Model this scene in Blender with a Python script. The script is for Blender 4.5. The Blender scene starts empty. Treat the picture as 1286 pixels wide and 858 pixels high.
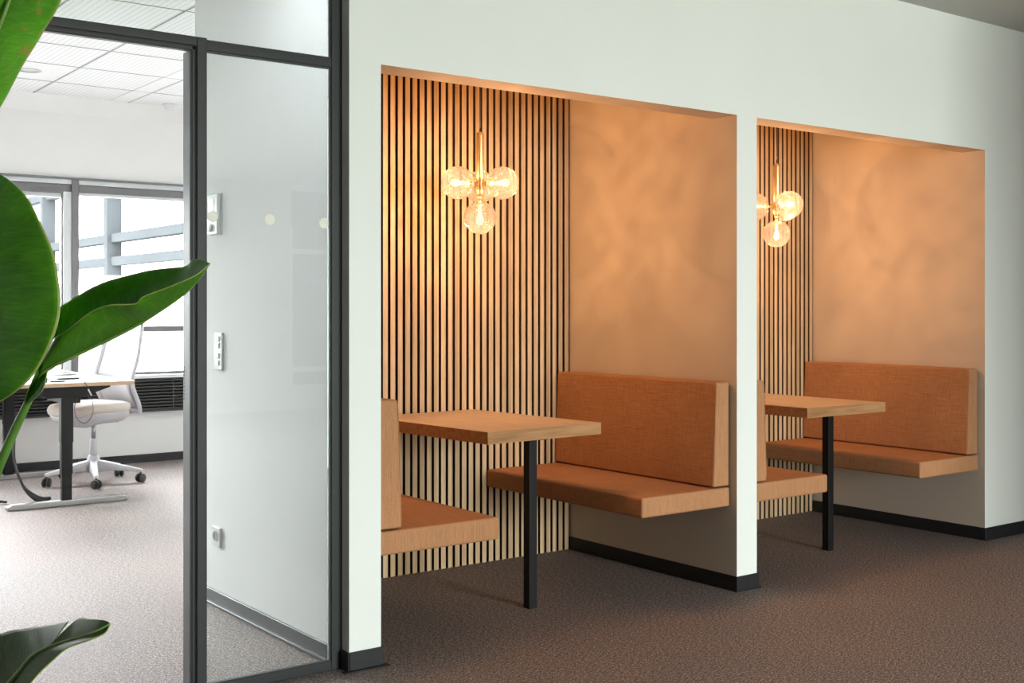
import bpy, bmesh, math, random
from mathutils import Vector, Matrix
random.seed(7)
PI = math.pi
S = bpy.context.scene
COL = S.collection

# ------------------------------------------------------------------ camera model (metres; camera stands at the world origin, 1.25 m up)
VL, VR, HY, CX, CH = -465., 2643., 387.5, 643., 1.25
FPX = math.sqrt((CX - VL) * (VR - CX))
YAW = math.atan2(VR - CX, FPX)            # angle between the view axis and +X
FWD = Vector((math.cos(YAW), math.sin(YAW), 0))
RGT = Vector((math.sin(YAW), -math.cos(YAW), 0))
def at(u, v, dist):
    """world point seen at photo pixel (u, v), `dist` metres in front of the camera"""
    return FWD * dist + RGT * ((u - CX) / FPX * dist) + Vector((0, 0, CH + (HY - v) / FPX * dist))

# ------------------------------------------------------------------ node helpers
def new_mat(name):
    m = bpy.data.materials.new(name); m.use_nodes = True
    nt = m.node_tree; nt.nodes.clear()
    return m, nt
def N(nt, typ, **kw):
    n = nt.nodes.new(typ)
    for k, v in kw.items():
        if k in n.inputs: n.inputs[k].default_value = v
        else: setattr(n, k, v)
    return n
def L(nt, a, b): nt.links.new(a, b)
def math_n(nt, op, a, b=None):
    n = nt.nodes.new('ShaderNodeMath'); n.operation = op
    for i, x in enumerate((a, b)):
        if x is None: continue
        if isinstance(x, (int, float)): n.inputs[i].default_value = x
        else: L(nt, x, n.inputs[i])
    return n.outputs[0]
def ramp(nt, fac, stops):
    r = nt.nodes.new('ShaderNodeValToRGB')
    el = r.color_ramp.elements
    while len(el) > 1: el.remove(el[-1])
    el[0].position = stops[0][0]; el[0].color = (*stops[0][1], 1)
    for p, c in stops[1:]:
        e = el.new(p); e.color = (*c, 1)
    L(nt, fac, r.inputs[0]); return r.outputs[0]
def coords(nt, kind='Object', scale=(1, 1, 1), rot=(0, 0, 0), loc=(0, 0, 0)):
    t = nt.nodes.new('ShaderNodeTexCoord'); mp = nt.nodes.new('ShaderNodeMapping')
    mp.inputs['Scale'].default_value = scale; mp.inputs['Rotation'].default_value = rot; mp.inputs['Location'].default_value = loc
    L(nt, t.outputs[kind], mp.inputs[0]); return mp.outputs[0]
def noise(nt, vec, scale=5., detail=4., rough=.55):
    n = N(nt, 'ShaderNodeTexNoise', Scale=scale, Detail=detail, Roughness=rough)
    L(nt, vec, n.inputs['Vector']); return n.outputs['Fac']
def mixrgb(nt, fac, a, b, blend='MIX'):
    n = nt.nodes.new('ShaderNodeMix'); n.data_type = 'RGBA'; n.blend_type = blend
    for sock, x in ((n.inputs[0], fac), (n.inputs[6], a), (n.inputs[7], b)):
        if isinstance(x, (int, float)): sock.default_value = x
        elif isinstance(x, tuple): sock.default_value = (*x, 1)
        else: L(nt, x, sock)
    return n.outputs[2]
def principled(nt, col=None, rough=.5, metal=0., spec=.5, bump=None, bump_s=.2, bump_d=.002, **kw):
    p = N(nt, 'ShaderNodeBsdfPrincipled', Roughness=rough, Metallic=metal)
    p.inputs['Specular IOR Level'].default_value = spec
    for k, v in kw.items(): p.inputs[k.replace('_', ' ')].default_value = v
    if col is not None:
        if isinstance(col, tuple): p.inputs['Base Color'].default_value = (*col, 1)
        else: L(nt, col, p.inputs['Base Color'])
    if bump is not None:
        b = N(nt, 'ShaderNodeBump', Strength=bump_s, Distance=bump_d)
        L(nt, bump, b.inputs['Height']); L(nt, b.outputs[0], p.inputs['Normal'])
    return p
def out(nt, sh):
    o = nt.nodes.new('ShaderNodeOutputMaterial'); L(nt, sh, o.inputs['Surface'])
def simple(name, col, rough=.5, metal=0., spec=.5, vary=.06, scale=18., bump_s=.05, **kw):
    m, nt = new_mat(name); v = coords(nt)
    f = noise(nt, v, scale)
    c = ramp(nt, f, [(.3, tuple(x * (1 - vary) for x in col)), (.7, tuple(min(1, x * (1 + vary)) for x in col))])
    f2 = noise(nt, v, scale * 12, 2)
    out(nt, principled(nt, c, rough, metal, spec, f2, bump_s, .001, **kw).outputs[0]); return m

M = {}
M['paint'] = simple('white_wall_paint', (.785, .825, .785), .7, spec=.25, vary=.012, scale=2.5, bump_s=.08)
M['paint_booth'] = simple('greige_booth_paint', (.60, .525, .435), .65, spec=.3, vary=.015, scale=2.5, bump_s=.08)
M['paint_office'] = simple('office_wall_paint', (.88, .88, .875), .7, spec=.25, vary=.012, scale=2.5, bump_s=.1)
M['ceiling'] = simple('ceiling_paint', (.62, .61, .58), .8, spec=.2, vary=.012, scale=3.)
M['baseboard'] = simple('black_baseboard', (.017, .017, .0185), .5, spec=.3, vary=.1)
M['frame'] = simple('dark_grey_powder_coat', (.017, .021, .0205), .5, spec=.3, vary=.05)
M['frame_dark'] = simple('black_gasket', (.008, .008, .008), .5, vary=.1)
M['jamb'] = simple('grey_jamb_metal', (.17, .18, .185), .42, metal=.55, vary=.04)
M['black_steel'] = simple('black_powder_coated_steel', (.006, .006, .0065), .5, spec=.28, vary=.12, scale=40)
M['felt'] = simple('black_felt', (.012, .010, .009), .95, vary=.3, scale=60)
M['white_plastic'] = simple('white_plastic', (.78, .79, .78), .35, vary=.01)
M['grey_plastic'] = simple('pale_grey_plastic', (.62, .62, .66), .38, vary=.02)
M['display'] = simple('lcd_grey', (.30, .35, .35), .2, vary=.03)
M['dark_hole'] = simple('dark_recess', (.06, .06, .06), .6)
M['dot'] = simple('cream_dot_film', (.70, .72, .62), .5, vary=.02)
M['dark_plastic'] = simple('dark_plastic', (.025, .025, .027), .45, vary=.1)
M['brass'] = simple('polished_brass', (.92, .74, .42), .33, metal=1., vary=.03)
M['chrome'] = simple('brushed_aluminium', (.42, .42, .42), .3, metal=.9, vary=.03)
M['desk_white'] = simple('white_laminate', (.82, .82, .82), .3, vary=.01)
M['desk_edge'] = simple('plywood_edge', (.55, .36, .22), .5, vary=.1, scale=50)
M['grille'] = simple('dark_grille_metal', (.030, .029, .031), .45, vary=.08)
M['win_light'] = simple('light_aluminium_window', (.66, .68, .70), .4, metal=.3, vary=.02)
M['win_dark'] = simple('grey_window_profile', (.15, .145, .15), .45, vary=.05)
M['facade'] = simple('white_facade', (.9, .9, .9), .8, vary=.03, scale=1.)
M['facade_grey'] = simple('dark_facade_metal', (.0145, .0160, .0172), 1., spec=0., vary=.1, scale=1.)
M['pavement'] = simple('pale_pavement', (.55, .55, .54), .8, vary=.08, scale=2.)
M['soil'] = simple('potting_soil', (.05, .035, .025), .95, vary=.4, scale=60, bump_s=.8)
M['pot'] = simple('grey_planter', (.25, .25, .25), .6, vary=.08)

def mk_carpet():
    m, nt = new_mat('brown_loop_carpet'); v = coords(nt)
    a = noise(nt, v, 170., 2., .6); b = noise(nt, coords(nt, rot=(0, 0, .6), scale=(1, 2.2, 1)), 55., 3., .7); c = noise(nt, v, 1.3, 3., .5)
    f = math_n(nt, 'ADD', math_n(nt, 'MULTIPLY', a, .62), math_n(nt, 'MULTIPLY', b, .38))
    col = ramp(nt, f, [(.38, (.022, .017, .016)), (.46, (.125, .100, .093)), (.53, (.220, .179, .167)), (.62, (.56, .47, .45))])
    col = mixrgb(nt, 1., col, ramp(nt, c, [(.35, (.92, .94, .96)), (.65, (1.06, 1.02, .98))]), 'MULTIPLY')
    p = principled(nt, col, .72, spec=.45, bump=a, bump_s=.55, bump_d=.004)
    out(nt, p.outputs[0]); return m
M['carpet'] = mk_carpet()

def wood(name, c0, c1, c2, axis, tone=None, rough=.5):
    """oak with long grain along `axis` (0 x, 1 y, 2 z); tone = board pitch along x for board-to-board change"""
    m, nt = new_mat(name)
    sc = [14., 14., 14.]; sc[axis] = .8
    v = coords(nt, scale=tuple(sc)); 
    g = noise(nt, v, 3.2, 6., .6)
    sc2 = [60., 60., 60.]; sc2[axis] = 2.5
    g2 = noise(nt, coords(nt, scale=tuple(sc2)), 3., 3., .6)
    f = math_n(nt, 'ADD', math_n(nt, 'MULTIPLY', g, .65), math_n(nt, 'MULTIPLY', g2, .35))
    col = ramp(nt, f, [(.34, c0), (.5, c1), (.64, c2)])
    if tone:
        t = nt.nodes.new('ShaderNodeTexCoord'); sx = nt.nodes.new('ShaderNodeSeparateXYZ'); L(nt, t.outputs['Object'], sx.inputs[0])
        k = math_n(nt, 'FLOOR', math_n(nt, 'DIVIDE', sx.outputs[0], tone))
        w = nt.nodes.new('ShaderNodeTexWhiteNoise'); w.noise_dimensions = '1D'; L(nt, k, w.inputs['W'])
        col = mixrgb(nt, 1., col, ramp(nt, w.outputs['Value'], [(0., (.74, .70, .64)), (.5, (.95, .93, .90)), (1., (1.1, 1.08, 1.05))]), 'MULTIPLY')
    out(nt, principled(nt, col, rough, spec=.35, bump=g2, bump_s=.12, bump_d=.001).outputs[0]); return m
M['slat'] = wood('oak_slats', (.42, .285, .155), (.53, .38, .22), (.63, .47, .295), 2, tone=.04014, rough=.48)
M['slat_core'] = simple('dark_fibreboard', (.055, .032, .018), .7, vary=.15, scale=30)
M['table_edge'] = wood('oak_edge_band', (.27, .135, .052), (.39, .205, .088), (.47, .265, .125), 0, rough=.5)
M['table_top'] = wood('oak_table_veneer', (.47, .345, .235), (.56, .425, .30), (.64, .50, .365), 1, rough=.36)

def mk_fabric():
    m, nt = new_mat('rust_woven_fabric')
    a = noise(nt, coords(nt, scale=(330, 11, 330)), 1., 3., .7)
    b = noise(nt, coords(nt, scale=(330, 330, 11)), 1., 3., .7)
    c = noise(nt, coords(nt, scale=(420, 420, 420)), 1., 3., .7)
    d = noise(nt, coords(nt), 3., 3.)
    f = math_n(nt, 'ADD', math_n(nt, 'MULTIPLY', a, .36), math_n(nt, 'MULTIPLY', b, .34))
    f = math_n(nt, 'ADD', f, math_n(nt, 'MULTIPLY', c, .30))
    col = ramp(nt, f, [(.32, (.25, .112, .048)), (.5, (.44, .218, .103)), (.68, (.59, .34, .19))])
    col = mixrgb(nt, 1., col, ramp(nt, d, [(.3, (.93, .92, .9)), (.7, (1., 1., 1.))]), 'MULTIPLY')
    p = principled(nt, col, .85, spec=.2, bump=f, bump_s=.35, bump_d=.002)
    out(nt, p.outputs[0]); return m
M['fabric'] = mk_fabric()

def mk_glass(name, tint, boost=1.0):
    m, nt = new_mat(name)
    tr = N(nt, 'ShaderNodeBsdfTransparent', Color=(*tint, 1)); gl = N(nt, 'ShaderNodeBsdfGlossy', Roughness=.0, Color=(.95, 1, .98, 1))
    fr = N(nt, 'ShaderNodeFresnel', IOR=1.45)
    mx = nt.nodes.new('ShaderNodeMixShader')
    L(nt, math_n(nt, 'MULTIPLY', fr.outputs[0], boost), mx.inputs[0]); L(nt, tr.outputs[0], mx.inputs[1]); L(nt, gl.outputs[0], mx.inputs[2])
    out(nt, mx.outputs[0]); return m
M['glass'] = mk_glass('partition_glass', (.955, .985, .975))
M['win_glass'] = mk_glass('window_glass', (.985, .995, .99), .7)

def mk_globe():
    """pressed amber-clear glass: diamond cut pattern, lets the lamp through unevenly"""
    m, nt = new_mat('diamond_cut_globe_glass')
    t = nt.nodes.new('ShaderNodeTexCoord'); sx = nt.nodes.new('ShaderNodeSeparateXYZ'); L(nt, t.outputs['Object'], sx.inputs[0])
    phi = math_n(nt, 'ARCTAN2', sx.outputs[1], sx.outputs[0])
    th = math_n(nt, 'ARCCOSINE', math_n(nt, 'DIVIDE', sx.outputs[2], .0725))
    A = 13.
    a = math_n(nt, 'SINE', math_n(nt, 'ADD', math_n(nt, 'MULTIPLY', phi, A), math_n(nt, 'MULTIPLY', th, 19.)))
    b = math_n(nt, 'SINE', math_n(nt, 'SUBTRACT', math_n(nt, 'MULTIPLY', phi, A), math_n(nt, 'MULTIPLY', th, 19.)))
    cut = math_n(nt, 'MINIMUM', math_n(nt, 'ABSOLUTE', a), math_n(nt, 'ABSOLUTE', b))
    geo = nt.nodes.new('ShaderNodeObjectInfo')
    nz = N(nt, 'ShaderNodeTexNoise', Scale=140., Detail=2., Roughness=.6); nz.noise_dimensions = '4D'
    L(nt, t.outputs['Object'], nz.inputs['Vector']); L(nt, math_n(nt, 'MULTIPLY', geo.outputs['Random'], 50.), nz.inputs['W'])
    pat = ramp(nt, nz.outputs['Fac'], [(.38, (.38, .35, .32)), (.50, (.74, .71, .68)), (.60, (1., 1., 1.))])
    tr = nt.nodes.new('ShaderNodeBsdfTransparent'); L(nt, mixrgb(nt, 1., pat, ramp(nt, cut, [(.10, (.62, .52, .42)), (.34, (1., 1., 1.))]), 'MULTIPLY'), tr.inputs['Color'])
    tl = N(nt, 'ShaderNodeBsdfTranslucent', Color=(.9, .9, 1., 1))
    gl = N(nt, 'ShaderNodeBsdfGlossy', Roughness=.08, Color=(1, .93, .82, 1))
    bp = N(nt, 'ShaderNodeBump', Strength=.8, Distance=.004); L(nt, cut, bp.inputs['Height']); L(nt, bp.outputs[0], gl.inputs['Normal'])
    m1 = nt.nodes.new('ShaderNodeMixShader'); L(nt, math_n(nt, 'MULTIPLY', math_n(nt, 'ADD', .2, math_n(nt, 'MULTIPLY', math_n(nt, 'POWER', math_n(nt, 'SUBTRACT', 1., cut), 4.), 3.0)), GLOBE_SCATTER), m1.inputs[0])
    L(nt, tr.outputs[0], m1.inputs[1]); L(nt, tl.outputs[0], m1.inputs[2])
    fr = N(nt, 'ShaderNodeFresnel', IOR=1.45); L(nt, bp.outputs[0], fr.inputs['Normal'])
    m2 = nt.nodes.new('ShaderNodeMixShader'); L(nt, fr.outputs[0], m2.inputs[0]); L(nt, m1.outputs[0], m2.inputs[1]); L(nt, gl.outputs[0], m2.inputs[2])
    out(nt, m2.outputs[0]); return m
GLOBE_SCATTER = .020
M['globe'] = mk_globe()
def mk_emit(name, col, s):
    m, nt = new_mat(name)
    e = N(nt, 'ShaderNodeEmission', Color=(*col, 1), Strength=s); out(nt, e.outputs[0]); return m
def mk_bulb():
    m, nt = new_mat('glowing_clear_bulb')
    e = N(nt, 'ShaderNodeEmission', Color=(1., .66, .38, 1), Strength=1.2); tr = nt.nodes.new('ShaderNodeBsdfTransparent')
    a = nt.nodes.new('ShaderNodeAddShader'); L(nt, e.outputs[0], a.inputs[0]); L(nt, tr.outputs[0], a.inputs[1]); out(nt, a.outputs[0]); return m
M['bulb'] = mk_bulb()

def mk_leaf(name, dark, mid, light, gloss=.3, veins=20., scar=None):
    m, nt = new_mat(name)
    t = nt.nodes.new('ShaderNodeTexCoord'); sx = nt.nodes.new('ShaderNodeSeparateXYZ'); L(nt, t.outputs['UV'], sx.inputs[0])
    # veins run slanting from the midrib (v = 0) to the edge (v = 1), unevenly spaced
    wob = noise(nt, coords(nt, 'UV', scale=(5, .4, 1)), 1., 3.)
    q = math_n(nt, 'SUBTRACT', math_n(nt, 'MULTIPLY', sx.outputs[0], veins), math_n(nt, 'MULTIPLY', sx.outputs[1], veins * .12))
    q = math_n(nt, 'ADD', q, math_n(nt, 'MULTIPLY', wob, 5.))
    w = math_n(nt, 'ABSOLUTE', math_n(nt, 'SINE', math_n(nt, 'MULTIPLY', q, PI)))
    w = math_n(nt, 'POWER', math_n(nt, 'SUBTRACT', 1., w), 3.)
    nz = noise(nt, coords(nt), 7., 4.)
    nf = noise(nt, coords(nt, 'UV', scale=(110, 2.5, 1)), 1., 2.)
    f = math_n(nt, 'ADD', math_n(nt, 'MULTIPLY', w, .07), math_n(nt, 'ADD', math_n(nt, 'MULTIPLY', nz, .66), math_n(nt, 'MULTIPLY', nf, .27)))
    col = ramp(nt, f, [(.32, dark), (.47, mid), (.62, light)])
    if scar:
        sc = noise(nt, coords(nt, 'UV', scale=(26, 3.2, 1), rot=(0, 0, .25)), 1., 3., .5)
        k = math_n(nt, 'MULTIPLY', math_n(nt, 'GREATER_THAN', sc, .585), math_n(nt, 'GREATER_THAN', sx.outputs[1], .55))
        col = mixrgb(nt, math_n(nt, 'MULTIPLY', k, .75), col, scar)
    edge = math_n(nt, 'GREATER_THAN', sx.outputs[1], .975)
    col = mixrgb(nt, edge, col, (.36, .40, .13))
    p = principled(nt, col, gloss, spec=.5, bump=math_n(nt, 'ADD', w, math_n(nt, 'MULTIPLY', nf, .5)), bump_s=.12, bump_d=.002)
    tl = N(nt, 'ShaderNodeBsdfTranslucent'); L(nt, mixrgb(nt, 1., col, (1.5, 1.9, .5), 'MULTIPLY'), tl.inputs['Color'])
    mx = N(nt, 'ShaderNodeMixShader', Fac=.35); L(nt, p.outputs[0], mx.inputs[1]); L(nt, tl.outputs[0], mx.inputs[2])
    out(nt, mx.outputs[0]); return m
M['leaf'] = mk_leaf('glossy_green_leaf', (.045, .18, .007), (.08, .26, .012), (.13, .36, .025))
M['leaf_pale'] = mk_leaf('scarred_green_leaf', (.13, .36, .03), (.18, .45, .045), (.27, .54, .09), scar=(.50, .34, .10))
M['leaf_dark'] = mk_leaf('dark_green_leaf', (.020, .055, .014), (.045, .095, .024), (.12, .13, .055), .52)
M['stem'] = simple('green_petiole', (.10, .24, .035), .4, vary=.25, scale=20)
M['rib'] = simple('pale_midrib', (.16, .28, .06), .4, vary=.2, scale=20)

def mk_tile():
    m, nt = new_mat('grooved_ceiling_tile')
    t = nt.nodes.new('ShaderNodeTexCoord'); sx = nt.nodes.new('ShaderNodeSeparateXYZ'); L(nt, t.outputs['Object'], sx.inputs[0])
    fr = math_n(nt, 'FRACT', math_n(nt, 'DIVIDE', sx.outputs[0], .0365))
    g = math_n(nt, 'LESS_THAN', fr, .32)
    col = mixrgb(nt, g, (.84, .84, .84), (.72, .725, .73))
    out(nt, principled(nt, col, .8, spec=.2, bump=g, bump_s=.4, bump_d=-.004).outputs[0]); return m
M['tile'] = mk_tile()
M['tile_plain'] = simple('plain_ceiling_tile', (.82, .82, .82), .75, spec=.2, vary=.01)
M['tile_joint'] = simple('dark_tile_joint', (.12, .125, .125), .8)

def mk_mesh_back():
    m, nt = new_mat('white_mesh_back')
    tr = N(nt, 'ShaderNodeBsdfTransparent', Color=(1, 1, 1, 1))
    p = principled(nt, (.55, .55, .60), .7)
    v = coords(nt, scale=(1, 1, 1)); w = N(nt, 'ShaderNodeTexNoise', Scale=420.); L(nt, v, w.inputs['Vector'])
    f = ramp(nt, w.outputs['Fac'], [(.40, (.72, .72, .72)), (.60, (.98, .98, .98))])
    mx = nt.nodes.new('ShaderNodeMixShader'); L(nt, f, mx.inputs[0]); L(nt, tr.outputs[0], mx.inputs[1]); L(nt, p.outputs[0], mx.inputs[2])
    out(nt, mx.outputs[0]); return m
M['mesh'] = mk_mesh_back()
M['seat_cloth'] = simple('pale_seat_cloth', (.66, .60, .55), .85, vary=.06, scale=60, bump_s=.3)
M['paper'] = simple('white_paper', (.84, .84, .83), .7, vary=.01)

# ------------------------------------------------------------------ mesh helpers
class MB:
    def __init__(s): s.bm = bmesh.new(); s.uv = None
    def box(s, x0, x1, y0, y1, z0, z1, rot=None):
        vs = [Vector((x, y, z)) for x in (x0, x1) for y in (y0, y1) for z in (z0, z1)]
        if rot is not None: vs = [rot @ v for v in vs]
        v = [s.bm.verts.new(p) for p in vs]
        for f in ((0, 1, 3, 2), (4, 6, 7, 5), (0, 4, 5, 1), (2, 3, 7, 6), (0, 2, 6, 4), (1, 5, 7, 3)):
            s.bm.faces.new([v[i] for i in f])
        return s
    def tube(s, pts, r, seg=12, cap=True):
        """round tube through pts; r a number or one radius per point"""
        pts = [Vector(p) for p in pts]; n = len(pts)
        rs = [r] * n if isinstance(r, (int, float)) else list(r)
        rings = []; ref = None
        for i, p in enumerate(pts):
            d = (pts[min(i + 1, n - 1)] - pts[max(i - 1, 0)]).normalized()
            if ref is None: ref = d.orthogonal().normalized()
            ref = (ref - d * ref.dot(d)).normalized(); b = d.cross(ref)
            rings.append([s.bm.verts.new(p + (ref * math.cos(2 * PI * k / seg) + b * math.sin(2 * PI * k / seg)) * rs[i]) for k in range(seg)])
        for a, b in zip(rings, rings[1:]):
            for k in range(seg): s.bm.faces.new((a[k], a[(k + 1) % seg], b[(k + 1) % seg], b[k]))
        if cap: s.bm.faces.new(rings[0][::-1]); s.bm.faces.new(rings[-1])
        return s
    def lathe(s, prof, seg=32, mat=None, close=True):
        """turn (radius, height) pairs about local z"""
        mat = mat or Matrix.Identity(4); rings = []
        for r, z in prof:
            if r < 1e-5: rings.append([s.bm.verts.new(mat @ Vector((0, 0, z)))])
            else: rings.append([s.bm.verts.new(mat @ Vector((r * math.cos(2 * PI * k / seg), r * math.sin(2 * PI * k / seg), z))) for k in range(seg)])
        for a, b in zip(rings, rings[1:]):
            for k in range(seg):
                q = (k + 1) % seg
                if len(a) == 1 and len(b) == 1: continue
                if len(a) == 1: s.bm.faces.new((a[0], b[q], b[k]))
                elif len(b) == 1: s.bm.faces.new((a[k], a[q], b[0]))
                else: s.bm.faces.new((a[k], a[q], b[q], b[k]))
        return s
    def prism(s, poly, axis, a0, a1):
        """extrude a 2-D outline along axis 0/1/2 from a0 to a1"""
        def mk(p, a):
            l = list(p); l.insert(axis, a); return s.bm.verts.new(l)
        A = [mk(p, a0) for p in poly]; B = [mk(p, a1) for p in poly]; n = len(poly)
        s.bm.faces.new(A); s.bm.faces.new(B[::-1])
        for i in range(n): s.bm.faces.new((A[i], B[i], B[(i + 1) % n], A[(i + 1) % n]))
        return s
    def grid(s, rows, uvs=None):
        """surface through rows of points; uvs the same shape"""
        if uvs and s.uv is None: s.uv = s.bm.loops.layers.uv.new('UVMap')
        vs = [[s.bm.verts.new(p) for p in r] for r in rows]
        for i in range(len(rows) - 1):
            for j in range(len(rows[0]) - 1):
                idx = ((i, j), (i + 1, j), (i + 1, j + 1), (i, j + 1))
                f = s.bm.faces.new([vs[a][b] for a, b in idx])
                if uvs:
                    for lp, (a, b) in zip(f.loops, idx): lp[s.uv].uv = uvs[a][b]
        return s
    def build(s, name, mat, parent=None, loc=(0, 0, 0), rot=(0, 0, 0), bevel=0, seg=3, smooth=False, solid=0, subsurf=0):
        bmesh.ops.recalc_face_normals(s.bm, faces=s.bm.faces)
        me = bpy.data.meshes.new(name); s.bm.to_mesh(me); s.bm.free()
        me.materials.append(mat)
        o = bpy.data.objects.new(name, me); COL.objects.link(o)
        o.location = loc; o.rotation_euler = rot
        if parent is not None: o.parent = parent
        if solid:
            md = o.modifiers.new('solid', 'SOLIDIFY'); md.thickness = solid; md.offset = 0
        if bevel:
            md = o.modifiers.new('bevel', 'BEVEL'); md.width = bevel; md.segments = seg; md.limit_method = 'ANGLE'; md.angle_limit = math.radians(40)
        if subsurf:
            md = o.modifiers.new('sub', 'SUBSURF'); md.levels = md.render_levels = subsurf
        if smooth or bevel:
            for p in me.polygons: p.use_smooth = True
            if bevel and not smooth:
                md = o.modifiers.new('wn', 'WEIGHTED_NORMAL'); md.keep_sharp = True
        return o

def spline(pts, n):
    """Catmull-Rom through pts, n samples"""
    P = [pts[0]] + list(pts) + [pts[-1]]; outp = []; m = len(pts) - 1
    for i in range(n):
        s0 = i / (n - 1) * m; k = min(int(s0), m - 1); f = s0 - k
        a, b_, c_, d_ = (Vector(P[k + j]) for j in range(4))
        outp.append(.5 * ((2 * b_) + (c_ - a) * f + (2 * a - 5 * b_ + 4 * c_ - d_) * f * f + (3 * b_ - a - 3 * c_ + d_) * f ** 3))
    return outp
def tag(o, label=None, cat=None, group=None, kind=None):
    for k, v in (('label', label), ('category', cat), ('group', group), ('kind', kind)):
        if v: o[k] = v
    return o
def thing(name, label, cat, loc=(0, 0, 0), rz=0., group=None, kind=None):
    o = bpy.data.objects.new(name, None); COL.objects.link(o); o.empty_display_size = .05
    o.location = loc; o.rotation_euler = (0, 0, rz)
    return tag(o, label, cat, group, kind)
def structure(o): o['kind'] = 'structure'; return o
def copy_tree(o, parent=None):
    c = o.copy(); COL.objects.link(c)
    if parent is not None: c.parent = parent
    for ch in list(o.children): copy_tree(ch, c)
    return c

# ------------------------------------------------------------------ measured layout
Y0 = 3.605                      # face of the booth wall
XA, XB, XC, XD, XE = 1.985, 2.111, 3.921, 4.050, 5.863   # pillar | booth | divider | booth | wall
YS = 4.757                      # face of the slats
ZL = 2.105                      # underside of the lintel
ZC = 2.792                      # corridor ceiling
ZO = 2.895                      # office ceiling
YW = 9.522                      # office window wall
YB = -6.0                       # corridor's opposite wall

# ------------------------------------------------------------------ room shell
structure(MB().box(-3.6, 11.1, YB - .2, YW + .25, -.06, 0).build('floor', M['carpet']))
structure(MB().box(-3.6, 11.1, YB - .2, Y0 + .06, ZC, ZC + .12).build('ceiling', M['ceiling']))
def booth_wall(name, *a):
    """white towards the corridor and the office, greige paint on the faces inside the booths"""
    mb = MB()
    for q in a: mb.box(*q)
    o = structure(mb.build(name, M['paint'])); o.data.materials.append(M['paint_booth'])
    for p in o.data.polygons:
        n, c = p.normal, p.center
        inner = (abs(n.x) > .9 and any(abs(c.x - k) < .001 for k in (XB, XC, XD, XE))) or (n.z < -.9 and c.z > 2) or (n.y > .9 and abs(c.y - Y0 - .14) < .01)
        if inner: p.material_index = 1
    return o
wl_ = booth_wall('wall_front_left', (XA, XB, Y0, 4.99, 0, ZO)); wl_.data.materials.append(M['paint_office'])
for p in wl_.data.polygons:
    if p.normal.x < -.9: p.material_index = 2
#                     # pillar, runs on into the office
booth_wall('wall_front_middle', (XC, XD, Y0, 4.86, 0, ZO))
booth_wall('wall_front_right', (XE, 11.0, Y0, 4.86, 0, ZO))
booth_wall('wall_front_top', (XB, XC, Y0, Y0 + .14, ZL, ZO), (XD, XE, Y0, Y0 + .14, ZL, ZO))   # lintels
structure(MB().box(XB, XC, 4.785, 4.86, 0, ZO).box(XD, XE, 4.785, 4.86, 0, ZO).build('wall_niche', M['paint']))
structure(MB().box(XB, XC, Y0 + .14, 4.785, 2.56, 2.62).box(XD, XE, Y0 + .14, 4.785, 2.56, 2.62).build('ceiling_niche', M['paint_booth']))
# corridor: opposite wall with a wide window, end walls and an added shading wall
FX0, FX1 = 6.54, 8.2
WX0, WX1, WZ0, WZ1 = 2.7, 5.1, .08, 2.74
w = MB()
w.box(-3.6, WX0, YB - .2, YB, 0, ZC).box(WX1, FX0, YB - .2, YB, 0, ZC).box(FX1, 11.1, YB - .2, YB, 0, ZC).box(FX0, FX1, YB - .2, YB, 0, .3).box(FX0, FX1, YB - .2, YB, 2.71, ZC).box(WX0, WX1, YB - .2, YB, 0, WZ0).box(WX0, WX1, YB - .2, YB, WZ1, ZC)
structure(w.build('wall_back', M['paint']))
structure(MB().box(-3.6, -3.5, YB, YW, 0, ZO).build('wall_left', M['paint']))
structure(MB().box(5.3, 11., .08, .2, 0, ZC).build('wall_light_blocker', M['paint']))  # unseen wall added to block daylight from the right end of the booth wall
structure(MB().box(11.0, 11.1, YB, YW, 0, ZO).build('wall_right', M['paint']))
structure(MB().box(-.62, -.5, 3.762, YW, 0, ZO).build('wall_office_bounce_left', M['paint_office']))  # unseen white wall added close in so daylight bounces more
structure(MB().box(6.3, 6.42, 4.862, YW, 0, ZO).build('wall_office_bounce_right', M['paint_office']))  # likewise added out of view, bounces daylight back into the office
f = MB()
for x in (WX0, 3.9, WX1): f.box(x - .035, x + .035, YB - .12, YB - .04, WZ0, WZ1)
for z in (WZ0 + .03, 1.15, WZ1 - .03): f.box(WX0, WX1, YB - .12, YB - .04, z - .03, z + .03)
def mk_film(name, c):
    m, nt = new_mat(name); tl = N(nt, 'ShaderNodeBsdfTranslucent', Color=(c, c * 1.03, c, 1)); out(nt, tl.outputs[0]); return m
w5 = thing('window_5', 'window in the far corridor wall, panes added for its reflection in the glass', None, (0, 0, 0), kind='structure')  # translucent panes added to set how bright it mirrors in the partition glass
MB().box(FX0, FX1, YB - .10, YB - .09, 2.26, 2.71).build('reflection_pane', mk_film('reflection_glow', .05), w5)
MB().box(FX0, FX1, YB - .10, YB - .09, .3, 2.26).build('reflection_pane_dim', mk_film('reflection_glow_dim', .014), w5)
for q in ((FX0, FX0 + .06, .3, 2.26), (FX0, FX1, 1.93, 1.99), (FX0, FX1, .46, .52)): MB().box(q[0], q[1], YB - .088, YB - .08, q[2], q[3]).build('reflection_bar', mk_film('reflection_bar_glow', .9), w5)  # bright strips added in place of white frame bars, for the reflection
w4 = structure(f.build('window_4', M['frame']))
MB().box(WX0, WX1, YB - .085, YB - .075, WZ0, WZ1).build('glass_pane', mk_glass('green_tinted_glass', (.982, 1., .986)), w4)
# corridor wall left of the office door, up to the door frame
structure(MB().box(-3.5, .44, 3.66, 3.76, 0, ZO).build('wall_partition', M['paint']))

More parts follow.
